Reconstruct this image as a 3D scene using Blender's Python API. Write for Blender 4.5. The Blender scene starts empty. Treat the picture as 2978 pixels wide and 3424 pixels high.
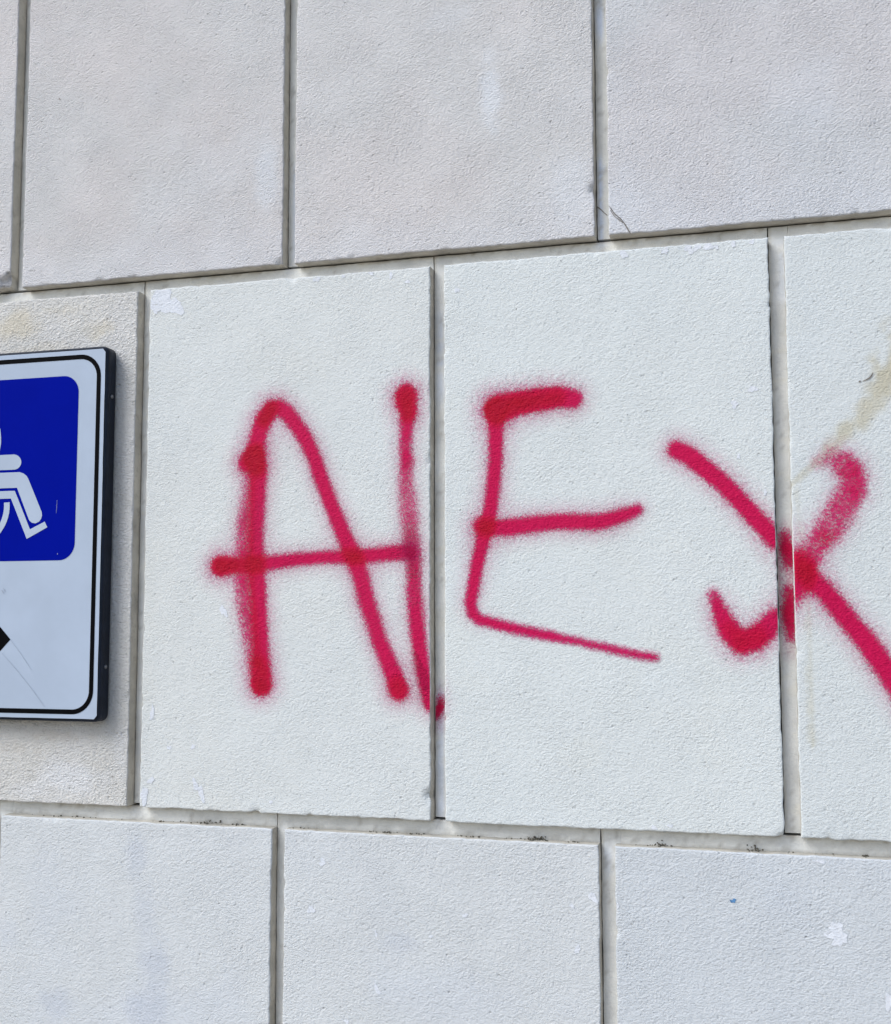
import bpy, bmesh, math
import numpy as np
from mathutils import Matrix, Vector

# ------------------------------------------------------------------ camera, sky, sun, exposure
scene = bpy.context.scene
C = bpy.context.collection
GZ = 1.25                                   # height of the middle course above the pavement
F_PX, PW, PH = 3824.44, 2978.0, 3424.0
R = np.array([[0.96496139, -0.00244518, 0.26238052],
              [0.02567557, 0.99603768, -0.08514518],
              [-0.26113269, 0.08889858, 0.96120069]])   # rows: right, up, forward in (x, z, y)
CAM = np.array([0.94490, 0.30096, -1.63944])             # x, z, y
cam_d = bpy.data.cameras.new('camera')
cam = bpy.data.objects.new('camera', cam_d); C.objects.link(cam)
rt, up, fw = [Vector((r[0], r[2], r[1])) for r in R]
M = Matrix.Identity(4)
for i in range(3):
    M[i][0] = rt[i]; M[i][1] = up[i]; M[i][2] = -fw[i]
M[0][3], M[1][3], M[2][3] = CAM[0], CAM[2], CAM[1] + GZ
cam.matrix_world = M
cam_d.sensor_fit = 'VERTICAL'; cam_d.sensor_height = 24.0
cam_d.lens = 24.0 * F_PX / PH
cam_d.clip_start = 0.02; cam_d.clip_end = 500
scene.camera = cam
scene.render.resolution_x = 891; scene.render.resolution_y = 1024

SUN_EL, SUN_AZ = math.radians(44), math.radians(-44)    # azimuth from the wall's normal towards its left end
sd = Vector((math.sin(SUN_AZ) * math.cos(SUN_EL), -math.cos(SUN_AZ) * math.cos(SUN_EL), math.sin(SUN_EL)))
world = bpy.data.worlds.new('World'); scene.world = world; world.use_nodes = True
wn = world.node_tree.nodes; wl = world.node_tree.links
sky = wn.new('ShaderNodeTexSky'); sky.sky_type = 'NISHITA'; sky.sun_disc = False
sky.sun_elevation = SUN_EL
sky.sun_rotation = math.atan2(sd.x, sd.y)
sky.air_density = 1.0; sky.dust_density = 2.0
wn['Background'].inputs['Strength'].default_value = 0.13
wl.new(sky.outputs[0], wn['Background'].inputs[0])
sun_d = bpy.data.lights.new('sun', 'SUN'); sun_d.energy = 1.5; sun_d.angle = math.radians(36)
sun_d.color = (0.90, 0.965, 1.0)
sun = bpy.data.objects.new('sun', sun_d); C.objects.link(sun)
sun.rotation_euler = sd.to_track_quat('Z', 'Y').to_euler(); sun.location = (-3, -4, 6)
vs = scene.view_settings
vs.view_transform = 'Standard'; vs.look = 'None'; vs.gamma = 1.0; vs.use_curve_mapping = False
vs.exposure = 0.49

# ------------------------------------------------------------------ helpers
def at(px, py, y=0.0):
    """photo pixel -> (x, z) on the plane y of the wall (z from the middle course's foot)"""
    v = np.array([(px - PW / 2) / F_PX, -(py - PH / 2) / F_PX, 1.0])
    w = R.T @ v
    t = (y - CAM[2]) / w[2]
    P = CAM + t * w
    return float(P[0]), float(P[1])

PXM = 0.00043                                # metres per photo pixel on the wall

def _h(i, j, seed):
    n = (i.astype(np.int64) * 374761393 + j.astype(np.int64) * 668265263 + seed * 974711) & 0x7fffffff
    n = ((n ^ (n >> 13)) * 1274126177) & 0x7fffffff
    n = ((n ^ (n >> 16)) * 668265263) & 0x7fffffff
    return (n ^ (n >> 15)) / 0x7fffffff

def vnoise(x, z, s, seed=0):
    """value noise, 0..1, feature size s"""
    x = np.asarray(x, float) / s + 1000.0; z = np.asarray(z, float) / s + 1000.0
    i = np.floor(x).astype(np.int64); j = np.floor(z).astype(np.int64)
    u = x - i; v = z - j
    u = u * u * (3 - 2 * u); v = v * v * (3 - 2 * v)
    a = _h(i, j, seed); b = _h(i + 1, j, seed); c = _h(i, j + 1, seed); d = _h(i + 1, j + 1, seed)
    return (a * (1 - u) + b * u) * (1 - v) + (c * (1 - u) + d * u) * v

def fbm(x, z, s, seed=0, o=3):
    t = 0; a = .5; n = 0
    for k in range(o):
        t = t + a * vnoise(x, z, s / 2 ** k, seed + 17 * k); n += a; a *= .55
    return t / n

def sstep(a, b, x):
    t = np.clip((x - a) / (b - a), 0, 1)
    return t * t * (3 - 2 * t)

def mesh_from(name, V, Fc, mats, mat_idx=None, attrs=None, smooth=True):
    me = bpy.data.meshes.new(name)
    me.from_pydata([tuple(v) for v in V], [], [tuple(int(i) for i in f) for f in Fc])
    for m in mats: me.materials.append(m)
    if mat_idx is not None: me.polygons.foreach_set('material_index', np.asarray(mat_idx, np.int32))
    if smooth: me.polygons.foreach_set('use_smooth', np.ones(len(me.polygons), bool))
    for k, (typ, arr) in (attrs or {}).items():
        at_ = me.attributes.new(k, typ, 'POINT')
        if typ == 'FLOAT_COLOR': at_.data.foreach_set('color', np.asarray(arr, np.float32).ravel())
        else: at_.data.foreach_set('value', np.asarray(arr, np.float32).ravel())
    me.update()
    return me

def link(name, me, parent=None):
    o = bpy.data.objects.new(name, me); C.objects.link(o)
    if parent is not None: o.parent = parent
    return o

def empty(name, parent=None, loc=(0, 0, 0)):
    o = bpy.data.objects.new(name, None); C.objects.link(o); o.location = loc
    o.empty_display_size = .1
    if parent is not None: o.parent = parent
    return o

# ------------------------------------------------------------------ materials
class NT:
    def __init__(s, name):
        s.m = bpy.data.materials.new(name); s.m.use_nodes = True
        s.n = s.m.node_tree.nodes; s.l = s.m.node_tree.links
        s.b = s.n['Principled BSDF']
        s.pos = s.n.new('ShaderNodeNewGeometry').outputs['Position']
    def add(s, typ, **kw):
        nd = s.n.new(typ)
        for k, v in kw.items(): setattr(nd, k, v)
        return nd
    def put(s, sock, v):
        if isinstance(v, bpy.types.NodeSocket): s.l.new(v, sock)
        else: sock.default_value = v
    def noise(s, scale, detail=2, rough=.5, vec=None, dist=0.0):
        nd = s.add('ShaderNodeTexNoise'); s.put(nd.inputs['Vector'], vec or s.pos)
        nd.inputs['Scale'].default_value = scale; nd.inputs['Detail'].default_value = detail
        nd.inputs['Roughness'].default_value = rough; nd.inputs['Distortion'].default_value = dist
        return nd.outputs['Fac']
    def math(s, op, a, b=0.0, c=None, clamp=False):
        nd = s.add('ShaderNodeMath', operation=op, use_clamp=clamp)
        s.put(nd.inputs[0], a); s.put(nd.inputs[1], b)
        if c is not None: s.put(nd.inputs[2], c)
        return nd.outputs[0]
    def rng(s, v, a, b, c=0.0, d=1.0, smooth=True):
        nd = s.add('ShaderNodeMapRange', interpolation_type='SMOOTHSTEP' if smooth else 'LINEAR')
        s.put(nd.inputs[0], v)
        for i, q in enumerate((a, b, c, d)): nd.inputs[i + 1].default_value = q
        return nd.outputs[0]
    def mix(s, fac, a, b, mode='MIX'):
        nd = s.add('ShaderNodeMix', data_type='RGBA', blend_type=mode)
        s.put(nd.inputs[0], fac)
        for sock, v in ((nd.inputs[6], a), (nd.inputs[7], b)):
            s.put(sock, v if isinstance(v, bpy.types.NodeSocket) else (*v, 1.0))
        return nd.outputs[2]
    def attr(s, name, out='Color'):
        nd = s.add('ShaderNodeAttribute', attribute_name=name); return nd.outputs[out]
    def bump(s, h, dist, strength=1.0, normal=None):
        nd = s.add('ShaderNodeBump'); nd.inputs['Strength'].default_value = strength
        nd.inputs['Distance'].default_value = dist; s.put(nd.inputs['Height'], h)
        if normal is not None: s.put(nd.inputs['Normal'], normal)
        return nd.outputs['Normal']

def stucco_height(t, fine, sharp):
    """roughcast relief: worm-like grains with a few deeper pits; fine = grains per metre"""
    mp = t.add('ShaderNodeMapping'); t.put(mp.inputs['Vector'], t.pos)
    mp.inputs['Rotation'].default_value = (0, math.radians(38), 0); mp.inputs['Scale'].default_value = (.72, 1, 1)
    v = mp.outputs[0]
    g1 = t.noise(fine, 3.0, .62, v)
    g2 = t.noise(fine * 1.9, 2.0, .6)
    g3 = t.noise(fine * .42, 2.0, .5, v)
    h = t.math('MULTIPLY_ADD', g1, .75, t.math('MULTIPLY', g3, sharp))
    vo = t.add('ShaderNodeTexVoronoi'); t.put(vo.inputs['Vector'], t.pos); vo.inputs['Scale'].default_value = fine * .30
    pit = t.math('MULTIPLY', t.rng(vo.outputs['Distance'], .06, .30, 1.0, 0.0), t.rng(t.noise(fine * .16, 1, .5), .52, .66))
    h = t.math('MULTIPLY_ADD', pit, -.30, h)
    amp = t.rng(t.noise(11, 3, .6), .30, .70, .78, 1.15)      # trowelled smooth here, coarse there
    return t.math('MULTIPLY', h, amp), g1, pit

def mat_stucco(name, col, fine=170, sharp=.2, depth=.0016, mott=.05):
    t = NT(name)
    h, g1, g2 = stucco_height(t, fine, sharp)
    m1 = t.rng(t.noise(9, 4, .6), .3, .7)
    m2 = t.rng(t.noise(38, 3, .6), .3, .7)
    v = t.math('MULTIPLY_ADD', m1, mott, 1 - mott * .5)
    v = t.math('MULTIPLY', v, t.math('MULTIPLY_ADD', m2, mott * .7, 1 - mott * .35))
    # grime caught in the deepest pits
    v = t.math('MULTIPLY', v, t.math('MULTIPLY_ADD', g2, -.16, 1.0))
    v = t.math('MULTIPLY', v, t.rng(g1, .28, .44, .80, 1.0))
    spot = t.rng(t.noise(150, 1, .5), .76, .80, 1.0, .5)
    v = t.math('MULTIPLY', v, spot)
    comb = t.add('ShaderNodeCombineColor')
    for i in range(3): t.put(comb.inputs[i], v)
    c = t.mix(1.0, col, comb.outputs[0], 'MULTIPLY')
    c = t.mix(1.0, c, t.attr('tint'), 'MULTIPLY')
    t.put(t.b.inputs['Base Color'], c)
    t.b.inputs['Roughness'].default_value = .82
    t.b.inputs['Specular IOR Level'].default_value = .25
    t.put(t.b.inputs['Normal'], t.bump(h, depth))
    return t.m

def mat_plain(name, col, rough=.6, mott=.08, scale=30, bumpd=.0004, spec=.3, tint=False, dirt=None, dirt_amt=.5):
    t = NT(name)
    n = t.noise(scale, 4, .6)
    c = t.mix(t.rng(n, .3, .7), [q * (1 - mott) for q in col], [min(1, q * (1 + mott)) for q in col])
    if dirt:
        d = t.math('MULTIPLY', t.rng(t.noise(55, 5, .7), .52, .68), dirt_amt)
        c = t.mix(d, c, dirt)
    if tint: c = t.mix(1.0, c, t.attr('tint'), 'MULTIPLY')
    t.put(t.b.inputs['Base Color'], c)
    t.b.inputs['Roughness'].default_value = rough
    t.b.inputs['Specular IOR Level'].default_value = spec
    if bumpd: t.put(t.b.inputs['Normal'], t.bump(t.noise(220, 3, .6), bumpd))
    return t.m

m_upper = mat_stucco('weathered_stucco', (.665, .650, .645), 400, .38, .0042, .04)
m_mid = mat_stucco('repainted_stucco', (.70, .715, .70), 385, .5, .0023, .03)
m_low = mat_stucco('painted_stucco', (.655, .67, .675), 375, .5, .0028, .04)
m_signp = mat_stucco('dirty_stucco', (.69, .67, .635), 320, .5, .0056, .06)
m_side = mat_plain('panel_edge_plaster', (.56, .53, .47), .85, .14, 24, .0004, .2, dirt=(.26, .23, .19), dirt_amt=.35)
m_rebate = mat_plain('rebate_plaster', (.80, .80, .775), .8, .08, 18, .0010, .2, tint=True, dirt=(.45, .42, .37), dirt_amt=.16)
m_core = mat_plain('joint_mortar', (.10, .085, .07), .95, .2, 60, .001, .1)
m_flake = mat_stucco('exposed_white_coat', (.74, .76, .805), 330, .5, .0018, .05)
m_blue_fl = mat_plain('exposed_blue_coat', (.10, .24, .45), .7, .2, 200, .0003, .25)
m_crack = mat_plain('crack_dark', (.20, .18, .16), .95, .3, 200, 0, .1)  # dark tone of the hairline cracks and small marks
m_crumb = mat_plain('moss_crumb', (.14, .13, .105), .95, .4, 300, .0005, .1)
m_tray = mat_plain('navy_painted_metal', (.008, .013, .026), .5, .25, 60, .0001, .22)
m_white = mat_plain('sign_white_film', (.43, .50, .61), .42, .05, 7, 0, .2)
m_black = mat_plain('sign_black_ink', (.003, .003, .004), .5, .1, 40, 0, .03)
m_blue = mat_plain('sign_blue_ink', (.0003, .006, .275), .5, .03, 20, 0, .015)
m_steel = mat_plain('screw_steel', (.22, .22, .23), .45, .2, 300, .0001, .5)
m_steel.node_tree.nodes['Principled BSDF'].inputs['Metallic'].default_value = .8
m_scratch = mat_plain('scratch_grey', (.33, .38, .46), .5, .1, 100, 0, .4)
m_pave = mat_plain('pavement_concrete', (.36, .33, .29), .9, .15, 8, .002, .2, dirt=(.2, .18, .15))
m_pave_gap = mat_plain('pavement_joint', (.12, .11, .09), .95, .2, 40, .001, .1)

def mat_spray():
    t = NT('crimson_spray_paint')
    cov = t.attr('cov', 'Fac'); den = t.attr('den', 'Fac')
    h, g1, g2 = stucco_height(t, 385, .5)
    sp = t.noise(520, 3, .7)
    grain = t.math('ADD', t.math('MULTIPLY', t.rng(g1, .3, .7), .5), t.math('MULTIPLY', t.rng(sp, .32, .68), .5))
    k = t.math('MULTIPLY', t.math('MULTIPLY', cov, t.math('SUBTRACT', 1.0, cov)), 3.3)
    a = t.math('MULTIPLY_ADD', t.math('SUBTRACT', .5, grain), k, cov, clamp=True)
    a = t.math('MULTIPLY', a, 1.06, clamp=True)
    ramp = t.add('ShaderNodeValToRGB'); t.put(ramp.inputs[0], t.math('MULTIPLY', den, .44))
    e = ramp.color_ramp.elements
    e[0].position = 0.10; e[0].color = (.66, .085, .28, 1)
    e[1].position = 1.0; e[1].color = (.44, .002, .02, 1)
    for p, c in ((.30, (.64, .022, .165, 1)), (.46, (.60, .006, .085, 1)), (.68, (.55, .003, .045, 1))):
        q = e.new(p); q.color = c
    c = t.mix(t.rng(t.noise(60, 4, .6), .3, .7, 0, .18), ramp.outputs[0], (.40, .004, .05))
    t.put(t.b.inputs['Base Color'], c)
    t.b.inputs['Roughness'].default_value = .5
    t.b.inputs['Specular IOR Level'].default_value = .10
    t.put(t.b.inputs['Normal'], t.bump(h, .0030))
    tr = t.add('ShaderNodeBsdfTransparent'); mx = t.add('ShaderNodeMixShader')
    t.put(mx.inputs[0], a); t.l.new(tr.outputs[0], mx.inputs[1]); t.l.new(t.b.outputs[0], mx.inputs[2])
    t.l.new(mx.outputs[0], t.n['Material Output'].inputs['Surface'])
    return t.m
m_spray = mat_spray()

# ------------------------------------------------------------------ the setting: pavement
def pavement():
    base = mesh_from('pavement', [(-60, .05, -.012), (60, .05, -.012), (60, -80, -.012), (-60, -80, -.012)], [(0, 3, 2, 1)], [m_pave_gap])
    po = link('pavement', base); po['kind'] = 'structure'
    bm = bmesh.new(); bmesh.ops.create_cube(bm, size=1.0)
    bmesh.ops.scale(bm, vec=(.493, .493, .04), verts=bm.verts)
    bmesh.ops.bevel(bm, geom=list(bm.edges), offset=.004, segments=1, affect='EDGES')
    sm = bpy.data.meshes.new('paving_slab'); bm.to_mesh(sm); bm.free(); sm.materials.append(m_pave)
    rs = np.random.RandomState(3)
    for i in range(-6, 9):
        for j in range(10):
            s = link('paving_slab', sm, po)
            s.location = (i * .5 + (j % 2) * .25, -.28 - j * .5, -.02 + rs.uniform(-.0015, .0015))
    return po
pavement()

# ------------------------------------------------------------------ the wall of panelled blocks
DEPTH = 0.0208                               # recess of the joints
Z_T, Z_U, Z_L = 0.83, 0.85365, -0.02297
EDGE_R = 0.0019
wall = empty('plaster_wall', None, (0, 0, 0))
wall['label'] = 'off-white stucco wall of large raised panels with recessed joints'
wall['category'] = 'wall'

def slow(x, z):                              # gentle waviness of the plaster face
    return (fbm(x, z, .16, 5, 2) - .5) * .0016

def edge_lines(a, b, step, r):
    n = max(2, int(round((b - a - 2 * r * 1.6) / step)))
    inner = np.linspace(a + r * 1.6, b - r * 1.6, n + 1)
    return np.concatenate([[a, a + r * .3, a + r * .8], inner, [b - r * .8, b - r * .3, b]])

def slab(xs, zs, r, yfront, yback, rag, seed, chips=(), wavy=True):
    """raised plaster slab: gridded face, rounded ragged arrises, sides running back"""
    X, Z = np.meshgrid(xs, zs, indexing='ij')
    x0, x1, z0, z1 = xs[0], xs[-1], zs[0], zs[-1]
    ex = np.minimum(X - x0, x1 - X); ez = np.minimum(Z - z0, z1 - Z); e = np.minimum(ex, ez)
    Y = np.full_like(X, yfront)
    q = np.clip(r - ex, 0, r); q2 = np.clip(r - ez, 0, r)
    Y = Y + r - np.sqrt(np.clip(r * r - np.clip(q * q + q2 * q2, 0, r * r), 0, None))
    if wavy: Y = Y + slow(X, Z) * np.clip(e / .02, 0, 1)
    w = np.clip(1 - e / .012, 0, 1)
    def jit(sd): return ((fbm(X, Z, .045, sd, 2) - .5) * 1.2 + (vnoise(X, Z, .009, sd + 3) - .5) * 1.3) * rag
    inx = np.where(X - x0 < x1 - X, 1.0, -1.0); inz = np.where(Z - z0 < z1 - Z, 1.0, -1.0)
    dx = jit(seed) * w * (ex < .012); dz = jit(seed + 9) * w * (ez < .012)
    X2 = X + dx; Z2 = Z + dz
    for (cx, cz, cr) in chips:               # knocked-off bits of the arris
        d = np.hypot(X - cx, Z - cz) + (vnoise(X, Z, .006, seed + 50) - .5) * cr * .7
        k = np.clip(1 - d / cr, 0, 1)
        Y = Y + np.minimum(k * 1.6, 1) * min(cr * .55, .012) * (e < cr)
        X2 = X2 + inx * k * cr * .30 * (ex < cr); Z2 = Z2 + inz * k * cr * .30 * (ez < cr)
    nx, nz = X.shape
    V = np.stack([X2.ravel(), Y.ravel(), Z2.ravel() + GZ], 1)
    idx = np.arange(nx * nz).reshape(nx, nz)
    Fc = np.stack([idx[:-1, :-1].ravel(), idx[1:, :-1].ravel(), idx[1:, 1:].ravel(), idx[:-1, 1:].ravel()], 1)
    loop = np.concatenate([idx[:, 0], idx[-1, 1:], idx[-2::-1, -1], idx[0, -2:0:-1]])
    nl = len(loop); o = len(V)
    B = V[loop].copy(); B[:, 1] = yback
    Bx = X.ravel()[loop]; Bz = Z.ravel()[loop]
    B[:, 0] = Bx; B[:, 2] = Bz + GZ
    Vd = V[loop].copy()                       # doubled so the sides keep their own shading
    V = np.concatenate([V, Vd, B])
    k = np.arange(nl); k2 = (k + 1) % nl
    S = np.stack([o + k2, o + k, o + nl + k, o + nl + k2], 1)
    mi = np.concatenate([np.zeros(len(Fc), int), np.ones(len(S), int)])
    return V, np.concatenate([Fc, S]), mi, (X, Z)

# courses: (z0, z1, z_next, [(x_left, x_right)...], material)
P = 0.4963; G = 0.0215
def course(known, lo, hi):
    ks = sorted(known); out = list(ks)
    x0, x1 = out[0]
    while out[0][0] > lo:
        a, b = out[0]; out.insert(0, (a - G - (P - G), a - G))
    while out[-1][1] < hi:
        a, b = out[-1]; out.append((b + G, b + P))
    return out
LO, HI = -1.2, 2.3
c_up = course([(-.2425, .2325), (.2532, .7282), (.7488, 1.2240)], LO, HI)
c_up = [(a, -.2658) if abs(b + .264) < .004 else (a, b) for a, b in c_up]
c_mid = course([(-.4975, -.0225), (0., .4758), (.4978, .9720), (.9938, 1.4690)], LO, HI)
c_low = course([(-.2502, .2243), (.2455, .7209), (.7433, 1.2180)], LO, HI)
rows = [(Z_U + .8536, Z_U + .8536 + .83, Z_U + 2 * .8536, c_mid, m_upper),
        (Z_U, Z_U + .83, Z_U + .8536, c_up, m_upper),
        (0.0, Z_T, Z_U, c_mid, m_mid),
        (Z_L - .830, Z_L, 0.0, c_low, m_low),
        (-GZ + .002, Z_L - .8536, Z_L - .830, c_mid, m_low)]
VX0, VX1, VZ0, VZ1 = -.32, 1.17, -.38, 1.40   # what the photograph shows

def blob(X, Z, px, py, rx, ry, ang=0.0, seed=0, rough=.5):
    cx, cz = at(px, py); dx = (X - cx); dz = (Z - cz)
    c, s = math.cos(ang), math.sin(ang)
    u = (dx * c + dz * s) / (rx * PXM); v = (-dx * s + dz * c) / (ry * PXM)
    d = np.sqrt(u * u + v * v) + (fbm(X, Z, min(rx, ry) * PXM * 1.3, seed, 3) - .5) * 2 * rough
    return sstep(1.15, .25, d)

def seg_dist(X, Z, pts):
    """distance to a polyline [(x, z, ...)] and the interpolated extra values"""
    best = np.full(X.shape, 9.0); ext = [np.zeros(X.shape) for _ in pts[0][2:]]
    for a, b in zip(pts[:-1], pts[1:]):
        dx, dz = b[0] - a[0], b[1] - a[1]
        t = np.clip(((X - a[0]) * dx + (Z - a[1]) * dz) / (dx * dx + dz * dz + 1e-12), 0, 1)
        d = np.hypot(X - a[0] - t * dx, Z - a[1] - t * dz)
        yield_t = (d, t, a[2:], b[2:])
        m = d < best
        best = np.where(m, d, best)
        for i in range(len(ext)): ext[i] = np.where(m, a[2 + i] * (1 - t) + b[2 + i] * t, ext[i])
    return best, ext

def tint_for(X, Z, row):
    T = np.ones(X.shape + (3,))
    def mixin(w, col): T[:] = T * (1 - w[..., None]) + np.array(col) * w[..., None]
    if row <= 1:
        n = fbm(X, Z, .22, 31, 3)
        mixin(sstep(.35, .7, n) * .6, (1.04, .99, .98))      # warm bloom
        mixin(sstep(.55, .85, fbm(X, Z, .13, 41, 3)) * .35, (1.06, 1.09, 1.13))   # washed pale patches
        if row == 1:
            ez = Z - Z_U
            mixin(sstep(.10, .0, ez + (fbm(X, Z, .06, 12) - .5) * .08) * .55, (1.07, 1.09, 1.13))
            for a in ((1640, 310, 45, 150, 0, .75), (890, 600, 60, 190, 0, .65), (2090, 640, 120, 150, 0, .35), (1910, 620, 90, 160, 0, .5), (1500, 60, 120, 70, 0, .3)):
                mixin(blob(X, Z, a[0], a[1], a[2], a[3], a[4], int(a[0])) * a[5], (1.12, 1.17, 1.23))
    if row == 2:
        mixin(sstep(.45, .8, fbm(X, Z, .2, 61, 3)) * .5, (.985, 1.0, 1.02))
        mixin(sstep(.6, .85, fbm(X, Z, .1, 71, 3)) * .35, (1.03, 1.01, .97))
        # rusty run-off on the right-hand panel
        pts = [(*at(a, b), w, k) for a, b, w, k in ((3060, 1120, 90, .9), (2960, 1270, 62, .9), (2900, 1380, 42, .75), (2820, 1450, 34, .8), (2740, 1540, 26, .6), (2690, 1580, 18, .5), (2640, 1625, 12, .6))]
        d, (w, k) = seg_dist(X, Z, pts)
        n = fbm(X, Z, .013, 81, 3)
        mixin(np.where(X > .99, sstep(1.15, .15, d / (w * PXM) + (n - .5) * 1.4) * k * .8, 0), (.74, .63, .42))
        pts = [(*at(a, b), w, k) for a, b, w, k in ((2660, 1640, 12, .5), (2675, 1760, 12, .3), (2700, 2040, 11, .5), (2708, 2250, 13, .55), (2712, 2420, 14, .7), (2716, 2490, 10, .8))]
        d, (w, k) = seg_dist(X, Z, pts)
        mixin(np.where(X > .99, sstep(1.2, .1, d / (w * PXM) + (n - .5) * 1.6) * k * .6, 0), (.80, .71, .52))
    if row >= 3:
        mixin(sstep(.5, .8, fbm(X, Z, .16, 91, 3)) * .6, (.97, .985, 1.03))
        for a in ((450, 2860, 60, 110, .5), (490, 3060, 55, 120, .4), (520, 3220, 70, 110, .65), (480, 3370, 110, 80, .7), (190, 3350, 80, 60, .5), (1330, 3150, 70, 40, .35), (30, 3120, 50, 80, .3)):
            mixin(blob(X, Z, a[0], a[1], a[2], a[3], 0, int(a[1]), .7) * a[4], (.84, .865, .95))
    return T

def tint_sign_panel(X, Z):
    T = np.ones(X.shape + (3,))
    def mixin(w, col): T[:] = T * (1 - w[..., None]) + np.array(col) * w[..., None]
    mixin(sstep(.45, .75, fbm(X, Z, .12, 131, 3)) * .6, (1.05, 1.06, 1.10))
    for a in ((40, 1090, 110, 70, .8), (330, 1100, 70, 45, .6), (190, 1040, 120, 25, .4), (130, 1170, 200, 30, .35)):
        mixin(blob(X, Z, *a[:4], 0, int(a[0]), .7) * a[4], (.99, .93, .80))
    for a in ((250, 2600, 190, 70, .8), (400, 2540, 35, 120, .5), (100, 2640, 120, 40, .5)):
        mixin(blob(X, Z, *a[:4], 0, int(a[0]), .7) * a[4], (1.10, 1.13, 1.20))
    for a in ((200, 2460, 160, 26, .45), (395, 1700, 22, 300, .25), (60, 2500, 90, 30, .3)):
        mixin(blob(X, Z, *a[:4], 0, int(a[0]) + 5, .9) * a[4], (.86, .80, .74))
    return T

panels = {}
def strip(xs, zs, y, back, rag, seed):
    """part of a rebate floor with ragged rim, returned as (V, F, X, Z)"""
    V, Fc, mi, (X, Z) = slab(xs, zs, .0008, y, back, rag, seed, wavy=False)
    return V, Fc

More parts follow.
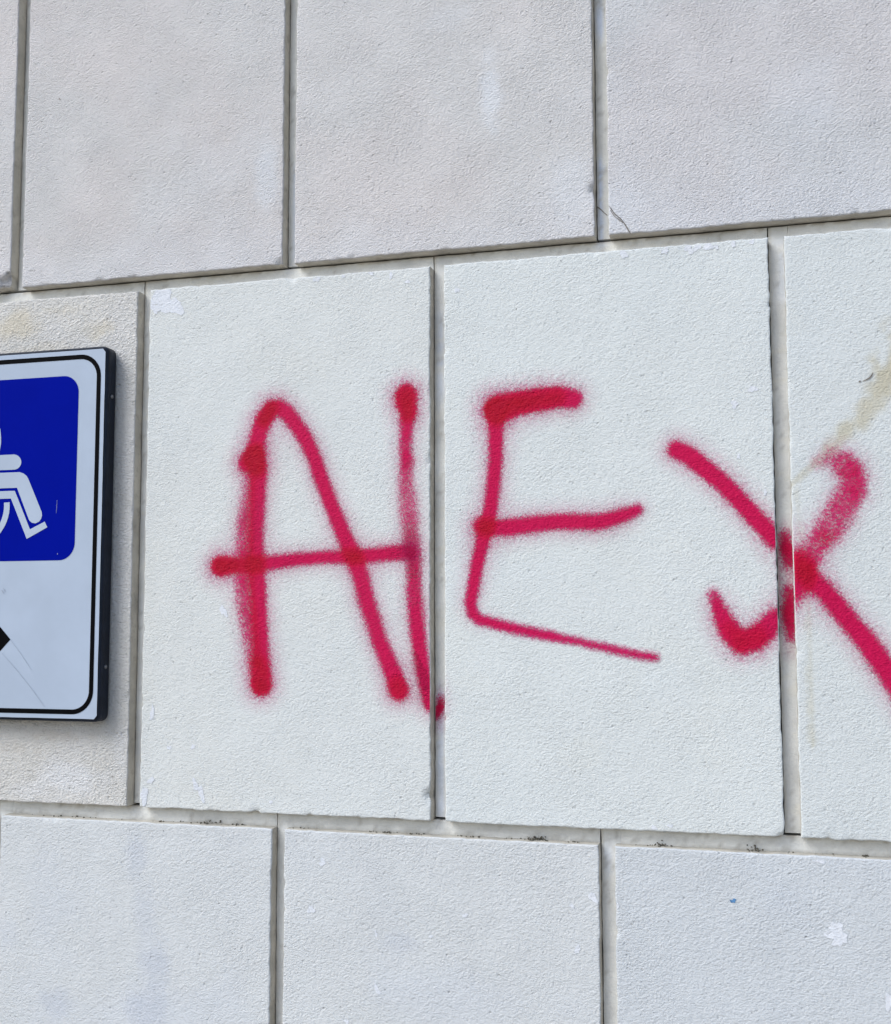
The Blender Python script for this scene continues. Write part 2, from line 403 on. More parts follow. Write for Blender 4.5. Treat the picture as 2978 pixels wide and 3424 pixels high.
label_for = {(1, 1): None}
rs = np.random.RandomState(11)
for ri, (z0, z1, zn, cols, mat) in enumerate(rows):
    for ci, (x0, x1) in enumerate(cols):
        seen = x1 > VX0 and x0 < VX1 and zn > VZ0 and z0 < VZ1
        step = .0052 if seen else .05
        is_sign = ri == 2 and abs(x1 + .0225) < .01
        m = m_signp if is_sign else mat
        chips = []
        if seen:
            for _ in range(15):
                sd_ = rs.randint(4); u = rs.uniform(.05, .95); cr = rs.uniform(.0022, .0055)
                chips.append(((x0 if sd_ == 0 else x1 if sd_ == 1 else x0 + u * (x1 - x0)),
                              (z0 if sd_ == 2 else z1 if sd_ == 3 else z0 + u * (z1 - z0)), cr))
            if ri == 1 and abs(x1 + .2658) < .004: chips.append((x1, z0, .030))
            if ri == 2 and abs(x1 - .4758) < .004: chips.append((x1, .038, .010))
            if ri == 1 and abs(x1 - .7282) < .004: chips.append((x1, at(1985, 630)[1], .009))
            if ri == 1 and abs(x1 - .2325) < .004: chips.append((x1, z0, .010))
            if ri == 2 and abs(x1 - .9720) < .004: chips.append((x1, z0, .008))
        sd = ri * 100 + ci * 7
        V, Fc, mi, (X, Z) = slab(edge_lines(x0, x1, step, EDGE_R), edge_lines(z0, z1, step, EDGE_R), EDGE_R, 0.0, DEPTH + .012, .0014 if seen else 0, sd, chips)
        T = tint_sign_panel(X, Z) if is_sign else tint_for(X, Z, ri)
        tone = (1 + rs.uniform(-.015, .015)) * np.array({(2, .498): (.98, .995, 1.005), (2, .994): (.975, .993, 1.01), (1, .749): (.965, .985, 1.01), (3, .743): (.965, .98, 1.005), (3, .246): (.98, .99, 1.005)}.get((ri, round(x0, 3)), (1, 1, 1)))  # random tone per panel; cooler light towards the right put into the colour
        T = T.reshape(-1, 3) * tone
        T4 = np.ones((len(V), 4)); T4[:len(T), :3] = T
        me = mesh_from('panel', V, Fc, [m, m_side], mi, {'tint': ('FLOAT_COLOR', T4)})
        po = link('panel', me, wall)
        panels[(ri, round(x0, 3))] = po
        # the block's rebate: a strip left of the panel and one above it, at the joint's floor
        xp = cols[ci - 1][1] if ci > 0 else x0 - G
        gx = .0013; gz = .0026 if ri == 2 else .0014
        st2 = .006 if seen else .08
        xa = np.linspace(xp + gx, x0 + .006, 6); za = np.linspace(z0 + gz, zn - gz, max(4, int((zn - z0) / st2)))
        xb = np.linspace(x0 + .006, x1 - .0004, max(4, int((x1 - x0) / st2))); zb = np.linspace(z1 - .006, zn - gz, 6)
        jit_ = lambda a, n: a
        V1, F1 = strip(xa, za, DEPTH, DEPTH + .03, .0006 if seen else 0, sd + 31)
        V2, F2 = strip(xb, zb, DEPTH + .0001, DEPTH + .03, .0006 if seen else 0, sd + 57)
        VV = np.concatenate([V1, V2]); FF = np.concatenate([F1, F2 + len(V1)])
        T4 = np.ones((len(VV), 4)); rx, rz = VV[:, 0], VV[:, 2] - GZ
        n = fbm(rx, rz, .05, 7, 3)
        T4[:, :3] *= (1 - .10 * sstep(.5, .8, n))[:, None]
        if seen:
            def addw(w, col): T4[:, :3] = T4[:, :3] * (1 - w[:, None]) + np.array(col) * w[:, None]
            # bluish wash left on the vertical joints
            for px, ya, yb, s_, k in ((2004, 0, 130, 9, .8), (2006, 540, 705, 10, .9), (2008, 725, 800, 12, .8), (985, 560, 860, 8, .5), (1474, 1060, 1330, 14, .45), (1474, 2300, 2720, 14, .55), (2612, 820, 1000, 20, .35), (2035, 2840, 2900, 20, .4)):
                X_, za_ = at(px, ya, DEPTH); _, zb_ = at(px, yb, DEPTH)
                w = sstep(1.2, .4, np.abs(rx - X_) / (s_ * PXM) + (fbm(rx, rz, .02, 19) - .5) * .8) * sstep(zb_ - .02, zb_ + .01, rz) * sstep(za_ + .02, za_ - .01, rz)
                addw(w * k, (.86, .97, 1.22))
            # brown grime leaking from the bed joint, and dust lying along the ledge
            ng = fbm(rx * .35, rz, .02, 43, 3); n2 = fbm(rx, rz, .012, 47, 3)
            top_ = zn - rz
            addw(sstep(.0075, .001, top_ + (ng - .5) * .012) * sstep(.35, .6, n2) * .75, (.52, .46, .38))
            low_ = rz - z1
            addw(np.where((rz > z1 - .002) & (ri == 3), sstep(.008, .0, low_ + (n2 - .5) * .010 + .001) * sstep(.3, .6, ng) * .65, 0), (.42, .40, .36))
            left_ = rx - xp
            addw(np.where(rx < x0 + .001, sstep(.005, .0015, left_ + (fbm(rx, rz * .35, .02, 53, 3) - .5) * .008) * .55, 0), (.60, .55, .46))
            addw(sstep(.72, .80, fbm(rx, rz, .008, 59, 2)) * .5, (.55, .53, .50))
            # cream runs under the crossings
            if ri == 2: addw(sstep(.55, .75, fbm(rx * .3, rz, .012, 23)) * .35, (1.02, .97, .86))
        me = mesh_from('rebate', VV, FF, [m_rebate], None, {'tint': ('FLOAT_COLOR', T4)})
        link('rebate', me, po)

# mortar behind the joints, and the wall's body
def box(name, x0, x1, y0, y1, z0, z1, mat, parent):
    bm = bmesh.new(); bmesh.ops.create_cube(bm, size=1.0)
    for v in bm.verts:
        v.co = ((x0 + x1) / 2 + v.co.x * (x1 - x0), (y0 + y1) / 2 + v.co.y * (y1 - y0), (z0 + z1) / 2 + v.co.z * (z1 - z0))
    me = bpy.data.meshes.new(name); bm.to_mesh(me); bm.free(); me.materials.append(mat)
    return link(name, me, parent)
xl = min(c[0][0] for c in (c_up, c_mid, c_low)) - .03; xr = max(c[-1][1] for c in (c_up, c_mid, c_low)) + .03
box('mortar_core', xl, xr, DEPTH + .029, .38, 0, GZ + Z_U + 2 * .8536, m_core, wall)

def panel_at(ri, x):
    for (r, x0), o in panels.items():
        if r == ri:
            a, b = [c for c in rows[ri][3] if abs(c[0] - x0) < .002][0]
            if a - .01 <= x <= b + .01: return o, a, b
    return None, 0, 0

def face_y(x, z, x0, x1, z0, z1, r=EDGE_R):
    ex = np.minimum(x - x0, x1 - x); ez = np.minimum(z - z0, z1 - z); e = np.minimum(ex, ez)
    q = np.clip(r - ex, 0, r); q2 = np.clip(r - ez, 0, r)
    return r - np.sqrt(np.clip(r * r - np.clip(q * q + q2 * q2, 0, r * r), 0, None)) + slow(x, z) * np.clip(e / .02, 0, 1)

# ------------------------------------------------------------------ worn spots: flakes of the top coat, cracks
flakes = [  # row, px, py, half width, half height, tilt
    (2, 545, 1003, 48, 42, 0), (2, 585, 1025, 30, 36, .2), (2, 520, 1030, 22, 20, 0), (2, 747, 2043, 12, 22, .4), (2, 508, 2385, 8, 26, 0), (2, 565, 2500, 8, 8, 0),
    (2, 645, 2497, 9, 7, 0), (2, 503, 2610, 14, 10, .3), (2, 482, 2662, 16, 30, .1), (2, 652, 2622, 9, 22, .5), (2, 672, 2652, 13, 26, .35), (2, 905, 2682, 6, 7, 0),
    (2, 1059, 935, 12, 9, 0), (2, 1148, 924, 7, 5, 0), (2, 1240, 914, 9, 7, 0), (2, 1307, 922, 7, 12, 0), (2, 1363, 942, 8, 8, 0), (2, 1527, 971, 8, 10, .4),
    (2, 2084, 850, 13, 14, .3), (2, 2223, 839, 11, 12, 0), (2, 2303, 834, 12, 16, .3), (2, 2330, 828, 13, 10, 0), (2, 2368, 824, 14, 15, 0), (2, 2395, 826, 7, 8, 0),
    (2, 2452, 815, 7, 12, .2), (2, 2513, 808, 9, 8, 0), (2, 2516, 1301, 13, 11, .3), (2, 2455, 1353, 10, 14, -.6), (2, 2469, 1527, 7, 7, 0), (2, 2558, 1647, 5, 9, 0),
    (2, 2186, 2768, 10, 6, 0), (2, 2240, 2762, 8, 6, 0),
    (3, 1078, 2883, 12, 12, 0), (3, 1040, 3041, 12, 14, 0), (3, 1555, 3061, 9, 7, 0), (3, 1257, 3123, 4, 12, .1), (3, 1261, 3309, 9, 16, .4), (3, 1931, 3174, 9, 13, 0),
    (3, 1982, 3000, 10, 20, .4), (3, 1912, 3030, 8, 6, 0), (3, 1159, 3416, 7, 9, 0), (3, 2795, 3105, 17, 24, 0), (3, 2800, 3134, 30, 20, 0), (3, 2800, 3150, 14, 14, 0),
    (3, 2972, 3348, 14, 20, 0), (3, 2064, 3030, 6, 9, 0), (3, 2742, 2880, 20, 5, -.1), (3, 1440, 3132, 6, 5, 0)]
def flake_mesh(px, py, hw, hh, ang, seed, x0, x1, z0, z1, mat, lift=.0004):
    cx, cz = at(px, py); n = 18; r = np.random.RandomState(seed)
    ph = r.uniform(0, 6.28, 4)
    th = np.arange(n) / n * 2 * math.pi
    rad = 1 + .22 * np.sin(2 * th + ph[0]) + .18 * np.sin(3 * th + ph[1]) + .14 * np.sin(5 * th + ph[2]) + r.uniform(-.12, .12, n)
    u = np.cos(th) * rad * hw * PXM; v = np.sin(th) * rad * hh * PXM
    x = np.clip(cx + u * math.cos(ang) - v * math.sin(ang), x0 + .0015, x1 - .0015)
    z = np.clip(cz + u * math.sin(ang) + v * math.cos(ang), z0 + .0015, z1 - .0015)
    x = np.append(x, x.mean()); z = np.append(z, z.mean())
    y = face_y(x, z, x0, x1, z0, z1) - lift
    return mesh_from('paint_flake', np.stack([x, y, z + GZ], 1), [(i, (i + 1) % n, n) for i in range(n)], [mat], None, {'tint': ('FLOAT_COLOR', np.ones((n + 1, 4)))})
for k, (ri, px, py, hw, hh, ang) in enumerate(flakes):
    x, z = at(px, py); po, a, b = panel_at(ri, x)
    if po is None: continue
    link('paint_flake', flake_mesh(px, py, hw, hh, ang, k, a, b, rows[ri][0], rows[ri][1], m_flake, .0004 + .00005 * (k % 5)), po)
x, z = at(2451, 3012); po, a, b = panel_at(3, x)
link('paint_flake', flake_mesh(2451, 3012, 8, 7, .3, 5, a, b, rows[3][0], rows[3][1], m_blue_fl, .0005), po)

def ribbon(name, pts, y, mat, parent):
    """pts: (px, py, half width px) on plane y"""
    Q = [(*at(a, b, y), w * PXM) for a, b, w in pts]
    V = []; Fc = []
    for i, (x, z, w) in enumerate(Q):
        a = Q[max(i - 1, 0)]; b = Q[min(i + 1, len(Q) - 1)]
        dx, dz = b[0] - a[0], b[1] - a[1]; l = math.hypot(dx, dz) or 1
        V += [(x - dz / l * w, y, z + dx / l * w + GZ), (x + dz / l * w, y, z - dx / l * w + GZ)]
        if i: Fc.append((2 * i - 2, 2 * i - 1, 2 * i + 1, 2 * i))
    return link(name, mesh_from(name, V, Fc, [mat]), parent)
pD = panel_at(1, .8)[0]
ribbon('crack', [(2036, 690, .8), (2042, 697, 1.4), (2052, 712, 1.6), (2063, 722, 1.3), (2074, 731, 1.8), (2080, 738, 1.3), (2089, 750, 1.8), (2096, 762, 1.8), (2105, 777, 1.6), (2110, 783, 1.2)], -.0009, m_crack, pD)
ribbon('crack', [(2040, 702, .7), (2050, 718, 1.2), (2060, 728, 1.0), (2070, 735, 1.2), (2080, 742, .9)], -.0009, m_crack, pD)
ribbon('crack', [(1994, 692, 3), (2000, 694, 2.2), (2010, 702, 1.6), (2020, 712, 1.3), (2030, 720, 1.2)], DEPTH - .0005, m_crack, pD)
pH = panel_at(2, 1.1)[0]
ribbon('crack', [(2871, 1277, 2.4), (2877, 1274, 2.2)], -.0012, m_crack, pH)
ribbon('crack', [(2884, 1274, .8), (2896, 1270, 1.5), (2906, 1264, 2.4), (2913, 1257, 2.2), (2918, 1246, 1.0)], -.0012, m_crack, pH)
pB = panel_at(1, 0.)[0]
ribbon('crack', [(194, 332, .6), (198, 329, 2.6), (201, 335, 1.0)], -.0012, m_crack, pB)

# small crumbs of moss and grit lodged on the ledge of the lower course
def crumbs():
    bm = bmesh.new(); r = np.random.RandomState(8)
    spots = [(690, 26, 26), (770, 40, 10), (300, 120, 8), (560, 50, 8), (1012, 30, 6), (1295, 22, 14), (1240, 14, 5), (1395, 20, 8), (1570, 40, 12), (1790, 30, 44), (1755, 60, 16), (2212, 16, 26), (2190, 40, 12), (2520, 24, 24), (2895, 8, 8), (2740, 120, 8), (1900, 60, 6), (150, 60, 6)]
    for px, spread, n in spots:
        for _ in range(n):
            q = px + r.normal(0, spread * .6)
            x, _z = at(q, 2735 + (q / 2978) * 130, .012)
            y = r.uniform(.010, .0195); s = r.uniform(.0005, .0015)
            z = Z_L + s * .5 + abs(r.normal(0, .0022)) * (n > 20)
            if z > Z_L + .004: y = .0195
            mt = Matrix.Translation((x, y, z + GZ)) @ Matrix.Rotation(r.uniform(0, 6), 4, 'Z') @ Matrix.Diagonal((s * r.uniform(.7, 1.8), s, s * r.uniform(.6, 1.3), 1))
            bmesh.ops.create_icosphere(bm, subdivisions=1, radius=1.0, matrix=mt)
    me = bpy.data.meshes.new('moss_crumbs'); bm.to_mesh(me); bm.free(); me.materials.append(m_crumb)
    o = link('moss_crumbs', me, wall); o['kind'] = 'stuff'
crumbs()

# ------------------------------------------------------------------ spray-painted lettering
# strokes in photo pixels: (px, py, half width, density); 'p' on the panels, 'g' on a joint's floor
LETTERS = {
 'A': [
  ('p', [(905, 1367, 24, .9), (884, 1400, 28, .95), (866, 1446, 30, .95), (852, 1502, 30, .95), (846, 1530, 34, 1)]),
  ('p', [(829, 1548, 34, .95), (842, 1540, 40, 1), (858, 1560, 30, .95)]),
  ('p', [(858, 1520, 30, .95), (862, 1591, 31, .95), (859, 1697, 30, .9), (856, 1781, 28, .9), (856, 1893, 28, .95), (862, 1956, 29, .95), (866, 2040, 28, .95), (871, 2123, 28, .95), (873, 2207, 29, .95), (874, 2260, 33, 1), (873, 2290, 36, 1)]),
  ('p', [(862, 2235, 34, .7), (872, 2290, 34, .8)]),
  ('p', [(832, 1600, 20, .4), (822, 1690, 24, .55), (814, 1753, 27, .66), (815, 1850, 28, .7), (815, 1984, 30, .68), (826, 2060, 31, .66), (836, 2130, 26, .6), (846, 2200, 24, .55)]),
  ('p', [(884, 1400, 24, .9), (907, 1370, 28, .95), (933, 1362, 28, .95), (965, 1387, 28, .95), (1000, 1435, 27, .95), (1020, 1466, 27, .95), (1050, 1530, 26, .95), (1074, 1603, 26, .95), (1106, 1686, 26, .95), (1145, 1781, 27, .95), (1179, 1854, 29, .95), (1205, 1925, 30, .9), (1223, 2005, 30, .9), (1245, 2067, 29, .9), (1264, 2134, 28, .9), (1292, 2201, 28, .95), (1318, 2262, 30, .98), (1332, 2305, 33, 1)]),
  ('p', [(1328, 2296, 26, .6), (1333, 2308, 28, .6)]),
  ('p', [(737, 1893, 33, 1), (765, 1891, 27, .9)]),
  ('p', [(739, 1893, 30, .95), (800, 1890, 23, .95), (862, 1888, 25, .95), (949, 1876, 23, .95), (1000, 1870, 22, .95), (1084, 1863, 21, .95), (1184, 1862, 23, .95), (1268, 1854, 24, .95), (1340, 1847, 27, .95), (1372, 1844, 28, .9)]),
 ],
 'L': [
  ('p', [(1356, 1322, 36, 1), (1357, 1342, 35, 1), (1365, 1380, 27, .9)]),
  ('p', [(1358, 1325, 30, .8), (1363, 1379, 26, .9), (1358, 1446, 22, .85), (1354, 1502, 21, .85), (1360, 1540, 24, .85), (1355, 1586, 24, .7), (1358, 1630, 26, .68), (1362, 1670, 29, .66), (1368, 1737, 32, .62), (1374, 1809, 30, .8), (1382, 1870, 28, .85), (1384, 1937, 26, .85), (1385, 1984, 27, .85), (1390, 2056, 27, .9), (1397, 2123, 26, .95), (1405, 2196, 26, .95), (1416, 2263, 26, .98), (1428, 2307, 27, 1), (1441, 2350, 28, 1)]),
  ('g', [(1460, 2390, 10, .9), (1470, 2365, 13, 1), (1477, 2340, 10, .8)]),
  ('g', [(1470, 2290, 8, .10), (1470, 2365, 22, .45), (1468, 2430, 14, .18)]),
 ],
 'E': [
  ('p', [(1668, 1366, 46, 1), (1730, 1348, 40, 1), (1809, 1334, 37, 1), (1870, 1327, 34, 1), (1914, 1334, 31, .95)]),
  ('p', [(1660, 1368, 34, .9), (1730, 1352, 28, .85), (1860, 1330, 22, .7)]),
  ('p', [(1650, 1372, 26, .9), (1654, 1400, 25, .95), (1657, 1446, 24, .98), (1657, 1530, 23, .98), (1649, 1614, 23, .98), (1640, 1697, 23, .98), (1624, 1765, 26, .98), (1606, 1837, 22, .98), (1591, 1910, 21, .98), (1579, 1976, 20, .98), (1573, 2015, 19, .98), (1580, 2051, 18, .98), (1604, 2072, 17, .98), (1670, 2090, 16, .98), (1753, 2109, 14, .98), (1837, 2126, 14, .98), (1921, 2143, 11, .95), (2000, 2160, 10.5, .95), (2060, 2174, 11, .95), (2120, 2186, 11, .95), (2190, 2199, 9, .95)]),
  ('p', [(1604, 1757, 24, .9), (1630, 1765, 27, .9), (1697, 1764, 28, .95), (1781, 1753, 27, .95), (1865, 1744, 26, .95), (1949, 1745, 26, .95), (1990, 1746, 26, .95), (2034, 1738, 25, .95), (2090, 1720, 23, .92), (2130, 1705, 18, .9)]),
 ],
 'X': [
  ('p', [(2262, 1504, 28, .98), (2300, 1522, 29, .98), (2363, 1572, 28, .98), (2413, 1614, 27, .98), (2469, 1670, 27, .98), (2514, 1720, 27, .98), (2558, 1766, 28, .98), (2592, 1803, 29, .98)]),
  ('p', [(2660, 1868, 26, .9), (2690, 1905, 30, 1), (2720, 1945, 30, .95), (2756, 1976, 29, .95), (2798, 2028, 30, .95), (2848, 2090, 30, .95), (2893, 2140, 31, .95), (2938, 2203, 32, .95), (2985, 2268, 34, .95), (3060, 2375, 36, .95)]),
  ('p', [(2745, 1545, 20, .38), (2785, 1532, 28, .55), (2820, 1550, 36, .78), (2838, 1572, 38, .85), (2856, 1600, 36, .74), (2846, 1642, 40, .78), (2822, 1686, 42, .70), (2787, 1744, 42, .68), (2754, 1790, 38, .64), (2722, 1837, 34, .70), (2696, 1882, 30, .85), (2686, 1930, 30, .9), (2664, 1980, 26, .8), (2640, 2015, 24, .7)]),
  ('p', [(2760, 1800, 20, .35), (2790, 1795, 16, .3)]),
  ('p', [(2592, 2068, 30, .9), (2558, 2108, 34, .95), (2516, 2138, 36, .98), (2480, 2146, 36, .98), (2447, 2120, 33, .95), (2419, 2073, 28, .95), (2400, 2028, 22, .9), (2386, 1990, 16, .85)]),
  ('p', [(2530, 2132, 26, .5), (2480, 2146, 26, .6), (2440, 2105, 20, .4)]),
  ('g', [(2620, 1790, 17, .75), (2630, 1835, 22, .95), (2642, 1878, 18, .85)]),
  ('g', [(2642, 1980, 18, .75), (2636, 2045, 21, .95), (2646, 2125, 16, .8)]),
  ('g', [(2625, 1775, 22, .12), (2628, 1835, 26, .30), (2630, 1930, 26, .22), (2635, 2050, 26, .35), (2640, 2180, 18, .14)]),
 ]}
graf = empty('graffiti', None, (at(800, 2300)[0], 0, GZ + .1))
graf['label'] = 'crimson spray-painted graffiti reading ALEX across the pale wall panels'
graf['category'] = 'graffiti'
bpy.context.view_layer.update()

def paint(X, Z, strokes, y):
    cov = np.zeros(X.shape); den = np.zeros(X.shape)
    wob = (fbm(X, Z, .018, 201, 3) - .5)
    fine = (fbm(X, Z, .006, 211, 2) - .5)
    for pts in strokes:
        Q = [(*at(a, b, y), hw * PXM, c) for a, b, hw, c in pts]
        bc = np.zeros(X.shape); bh = np.zeros(X.shape)
        for a, b in zip(Q[:-1], Q[1:]):
            dx, dz = b[0] - a[0], b[1] - a[1]
            t = np.clip(((X - a[0]) * dx + (Z - a[1]) * dz) / (dx * dx + dz * dz + 1e-12), 0, 1)
            d = np.hypot(X - a[0] - t * dx, Z - a[1] - t * dz)
            hw = a[2] * (1 - t) + b[2] * t; c = a[3] * (1 - t) + b[3] * t
            soft = .0058 + .0110 * (1 - c) + .20 * hw
            e = d - hw * 1.09 - .0004 + wob * .0040 + fine * .0016
            core = c * (1 - sstep(-soft, soft, e))
            haze = .27 * c * np.exp(-np.clip(e, 0, None) / .0115) * sstep(.0050, .0105, hw) + .10 * c * np.exp(-np.clip(e, 0, None) / .005)
            bc = np.maximum(bc, core); bh = np.maximum(bh, haze)
        bc = np.clip(bc * (1 + wob * .5 * (1 - .8 * (bc > .85))), 0, 1)
        den += bc + bh * .5
        cov = 1 - (1 - cov) * (1 - np.maximum(bc, bh))
    return cov, den

CUT = .022
for name, strokes in LETTERS.items():
    Vs, Fs, Cs, Ds = [], [], [], []; off = 0
    for kind in 'pg':
        st = [p for k, p in strokes if k == kind]
        if not st: continue
        y = 0.0 if kind == 'p' else DEPTH
        q = np.array([(*at(a, b, y), hw * PXM) for p in st for a, b, hw, c in p])
        bx0, bx1 = q[:, 0].min() - .06, q[:, 0].max() + .06; bz0, bz1 = q[:, 1].min() - .06, q[:, 1].max() + .06
        rects = []
        mids = rows[2][3]
        for i, (a, b) in enumerate(mids):
            if kind == 'p': rects.append((a + .0009, b - .0009, a, b))
            else: rects.append((mids[i - 1][1] + .002, a + .0005, None, None))
        for (ra, rb, pa, pb) in rects:
            xa, xb = max(ra, bx0), min(rb, bx1)
            if xb - xa < .004: continue
            nx = int((xb - xa) / .0021) + 2; nz = int((bz1 - bz0) / .0021) + 2
            X, Z = np.meshgrid(np.linspace(xa, xb, nx), np.linspace(bz0, bz1, nz), indexing='ij')
            cov, den = paint(X, Z, st, y)
            Y = face_y(X, Z, pa, pb, 0.0, Z_T) - .0005 if kind == 'p' else np.full(X.shape, DEPTH - .0007)
            idx = np.arange(nx * nz).reshape(nx, nz)
            cm = np.maximum.reduce([cov[:-1, :-1], cov[1:, :-1], cov[1:, 1:], cov[:-1, 1:]])
            keep = (cm > CUT).ravel()
            Fc = np.stack([idx[:-1, :-1].ravel(), idx[1:, :-1].ravel(), idx[1:, 1:].ravel(), idx[:-1, 1:].ravel()], 1)[keep]
            if not len(Fc): continue
            used = np.unique(Fc); re = np.full(nx * nz, -1); re[used] = np.arange(len(used))
            Vs.append(np.stack([X.ravel(), Y.ravel(), Z.ravel() + GZ], 1)[used]); Fs.append(re[Fc] + off)
            Cs.append((np.clip(cov - CUT, 0, 1) / (1 - CUT)).ravel()[used]); Ds.append(den.ravel()[used]); off += len(used)
    me = mesh_from('graffiti_letter', np.concatenate(Vs), np.concatenate(Fs), [m_spray], None,
                   {'cov': ('FLOAT', np.concatenate(Cs)), 'den': ('FLOAT', np.concatenate(Ds))})
    o = link('graffiti_letter', me, graf)
    o.matrix_parent_inverse = graf.matrix_world.inverted()
    o['label'] = 'sprayed crimson letter ' + name

# ------------------------------------------------------------------ the sign
SX0, SX1, SZ0, SZ1 = -.4600, -.0560, .1330, .7345
SF, SB = -.0300, -.0055
sign = empty('accessible_parking_sign', None, (-.258, 0, GZ + SZ0))
sign['label'] = 'white and blue wheelchair symbol sign with navy metal edge fixed to the wall'
sign['category'] = 'sign'
bpy.context.view_layer.update()
def spart(name, me, parent=sign):
    o = link(name, me, parent)
    if parent is sign: o.matrix_parent_inverse = sign.matrix_world.inverted()
    else: o.matrix_parent_inverse = parent.matrix_world.inverted()
    return o

def rrect(x0, x1, z0, z1, r, n=10):
    out = []
    for cx, cz, a0 in ((x1 - r, z0 + r, -90), (x1 - r, z1 - r, 0), (x0 + r, z1 - r, 90), (x0 + r, z0 + r, 180)):
        for k in range(n + 1):
            a = math.radians(a0 + 90 * k / n); out.append((cx + r * math.cos(a), cz + r * math.sin(a)))
    return out
def poly_mesh(name, polys, y, mat, thick=.0003):
    bm = bmesh.new()
    for pts in polys:
        vs_ = [bm.verts.new((x, y, z + GZ)) for x, z in pts]
        f = bm.faces.new(vs_); f.normal_update()
        if f.normal.y > 0: f.normal_flip()
        bmesh.ops.triangulate(bm, faces=[f])
    me = bpy.data.meshes.new(name); bm.to_mesh(me); bm.free(); me.materials.append(mat); return me
def ring_mesh(name, outer, inner, y, mat):
    n = len(outer)
    V = [(x, y, z + GZ) for x, z in outer] + [(x, y, z + GZ) for x, z in inner]
    return mesh_from(name, V, [(i, (i + 1) % n, n + (i + 1) % n, n + i) for i in range(n)], [mat], smooth=False)

# folded metal tray: rounded front arris, sides, open back flange
prof = [(.0040, SF), (.0025, SF + .0004), (.0011, SF + .0014), (.0003, SF + .0030), (0, SF + .0055), (0, SB), (.0012, SB), (.0012, SF + .006)]
rings = []
for ins, y in prof: rings.append([(x, y, z + GZ) for x, z in rrect(SX0 + ins, SX1 - ins, SZ0 + ins, SZ1 - ins, max(.012 - ins, .006), 8)])
n = len(rings[0]); V = [v for r_ in rings for v in r_]; Fc = []
for k in range(len(rings) - 1):
    for i in range(n): Fc.append((k * n + i, k * n + (i + 1) % n, (k + 1) * n + (i + 1) % n, (k + 1) * n + i))
Fc.append(tuple(range(n)))
me = mesh_from('metal_tray', V, [f for f in Fc], [m_tray])
spart('metal_tray', me)
# printed film, its corners cut
fx0, fx1, fz0, fz1, ch = -.4557, -.0603, .1378, .7297, .0048
def wav(pts, amp=.0004):
    out = []
    for i in range(len(pts)):
        a, b = pts[i], pts[(i + 1) % len(pts)]; L = math.hypot(b[0] - a[0], b[1] - a[1]); k = max(1, int(L / .02))
        for j in range(k):
            t = j / k; x = a[0] + (b[0] - a[0]) * t; z = a[1] + (b[1] - a[1]) * t
            e = (float(vnoise(x * 1.0, z * 1.0, .018, 301)) - .5) * 2 * amp if L > .05 and 0 < j else 0
            out.append((x + e * (abs(b[1] - a[1]) > abs(b[0] - a[0])), z + e * (abs(b[0] - a[0]) > abs(b[1] - a[1]))))
    return out
film = spart('printed_film', poly_mesh('printed_film', [wav([(fx0 + ch, fz0), (fx1 - ch, fz0), (fx1, fz0 + ch * 1.2), (fx1, fz1 - ch * 1.2), (fx1 - ch, fz1), (fx0 + ch, fz1), (fx0, fz1 - ch), (fx0, fz0 + ch)])], SF - .0005, m_white))
yL = SF - .0009
bo = (-.258 - .1905, -.258 + .1905, .1447, .7222)
bpy.context.view_layer.update()
spart('border_line', ring_mesh('border_line', rrect(*bo, .0375, 14), rrect(bo[0] + .0075, bo[1] - .0075, bo[2] + .0075, bo[3] - .0075, .0300, 14), yL, m_black), film)
BL = (-.4085, -.1075, .3885, .6885)
blue = spart('blue_square', poly_mesh('blue_square', [rrect(*BL, .028, 12)], yL, m_blue), film)
yS = SF - .0013
def sp(px, py): return at(px, py, yS)
def arc(cx, cy, r, a0, a1, n=24): return [(cx + r * math.cos(math.radians(a0 + (a1 - a0) * k / n)), cy + r * math.sin(math.radians(a0 + (a1 - a0) * k / n))) for k in range(n + 1)]
leg = [(-88, 1584), (65, 1578.7), (78, 1583), (88, 1591), (93.5, 1600), (138.7, 1712), (139.8, 1723), (136.7, 1735), (130, 1744), (117.5, 1750), (106, 1748), (98, 1741), (95, 1735), (56, 1631), (-88, 1636)]
torso = arc(-40, 1450, 43, 180, 340, 12)[0:] + [(3, 1463), (3, 1482), (0, 1499), (-4, 1522), (46, 1519.5)] + arc(45, 1545, 25.5, -80, 80, 12) + [(43, 1570.5), (-12, 1573), (-14, 1584), (-88, 1590)]
chair = [(-110, 1646), (49, 1641), (99.6, 1770), (149, 1744), (157.5, 1763), (88.7, 1802), (36, 1667), (-110, 1672)]
wo = arc(-119, 1690, 151, -4, 232, 48); wi = arc(-119, 1690, 132, 232, -4, 48)
head = arc(-45, 1368, 33, 0, 345, 23)
symp = [[sp(*q) for q in s_] for s_ in (leg, torso, chair, wo + wi, head)]
bpy.context.view_layer.update()
V = []; 
bm = bmesh.new()
for k, pts in enumerate(symp):
    vs_ = [bm.verts.new((x, yS - .00005 * k, z + GZ)) for x, z in pts]
    f = bm.faces.new(vs_); f.normal_update()
    if f.normal.y > 0: f.normal_flip()
    bmesh.ops.triangulate(bm, faces=[f])
me = bpy.data.meshes.new('wheelchair_symbol'); bm.to_mesh(me); bm.free(); me.materials.append(m_white)
wso = link('wheelchair_symbol', me, film); wso.matrix_parent_inverse = film.matrix_world.inverted()
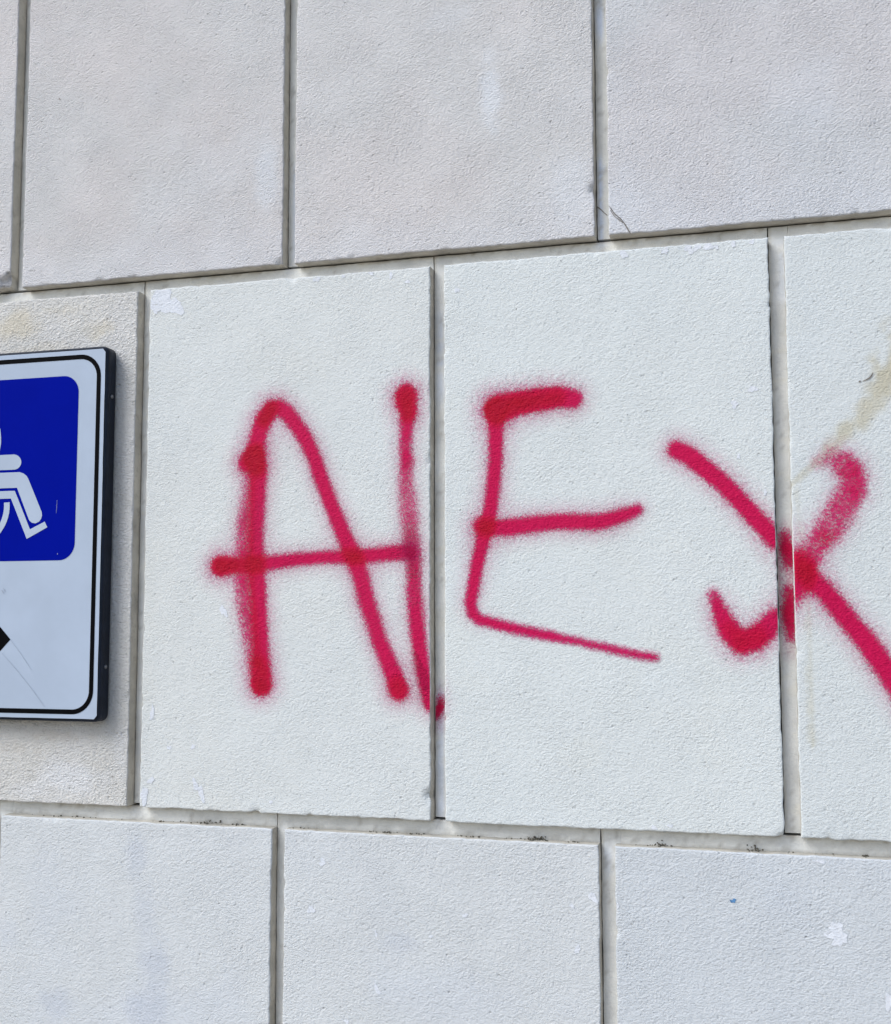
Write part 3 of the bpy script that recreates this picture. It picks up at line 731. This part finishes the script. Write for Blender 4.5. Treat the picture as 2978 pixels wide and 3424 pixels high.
arrow = [(34, 2138), (-2, 2179), (-60, 2243), (-100, 2243), (-44, 2172), (-330, 2176), (-330, 2112), (-44, 2108), (-100, 2030), (-60, 2030), (-2, 2094)]
spart('arrow', poly_mesh('arrow', [[at(a, b, yL) for a, b in arrow]], yL, m_black), film)
for pts in ([(35, 2140, .5), (70, 2188, .7), (105, 2241, .5)], [(4, 2182, .5), (60, 2246, .7), (110, 2310, .7), (148, 2364, .5)], [(190, 1672, .4), (189, 1695, .6), (187, 1716, .4)], [(191, 1850, 1.2), (192, 1854, 1.2)],
            [(4, 1972, 1.0), (9, 1980, 1.6), (12, 1985, .8)], [(10, 1966, .8), (15, 1974, 1.3), (16, 1979, .6)]):
    o = ribbon('scratch', pts, SF - .0014, m_scratch, film); o.matrix_parent_inverse = film.matrix_world.inverted()
# screws through the folded edge
def screw(z, x):
    bm = bmesh.new()
    pr = [(.0034, 0), (.0034, .0006), (.0030, .0013), (.0020, .0019), (.0008, .0021)]; k = 14
    R_ = [[bm.verts.new((h, r * math.cos(2 * math.pi * i / k), r * math.sin(2 * math.pi * i / k))) for i in range(k)] for r, h in pr]
    for a, b in zip(R_[:-1], R_[1:]):
        for i in range(k): bm.faces.new((a[i], a[(i + 1) % k], b[(i + 1) % k], b[i]))
    bm.faces.new(R_[-1])
    me = bpy.data.meshes.new('screw'); bm.to_mesh(me); bm.free(); me.materials.append(m_steel)
    for p_ in me.polygons: p_.use_smooth = True
    o = link('screw', me, sign); o.matrix_parent_inverse = sign.matrix_world.inverted()
    o.location = (x, (SF + SB) / 2 + .002, z + GZ)
    if x < -.3: o.rotation_euler = (0, 0, math.pi)
for py in (1327, 2230):
    z_ = at(365, py, -.016)[1]
    screw(z_, SX1); screw(z_, SX0)
# stand-off brackets carrying the tray on the wall
for x in (-.40, -.12):
    for z in (.24, .63):
        o = box('bracket', x - .02, x + .02, SF + .003, -.0002, z + GZ - .012, z + GZ + .012, m_steel, sign)
        o.matrix_parent_inverse = sign.matrix_world.inverted()
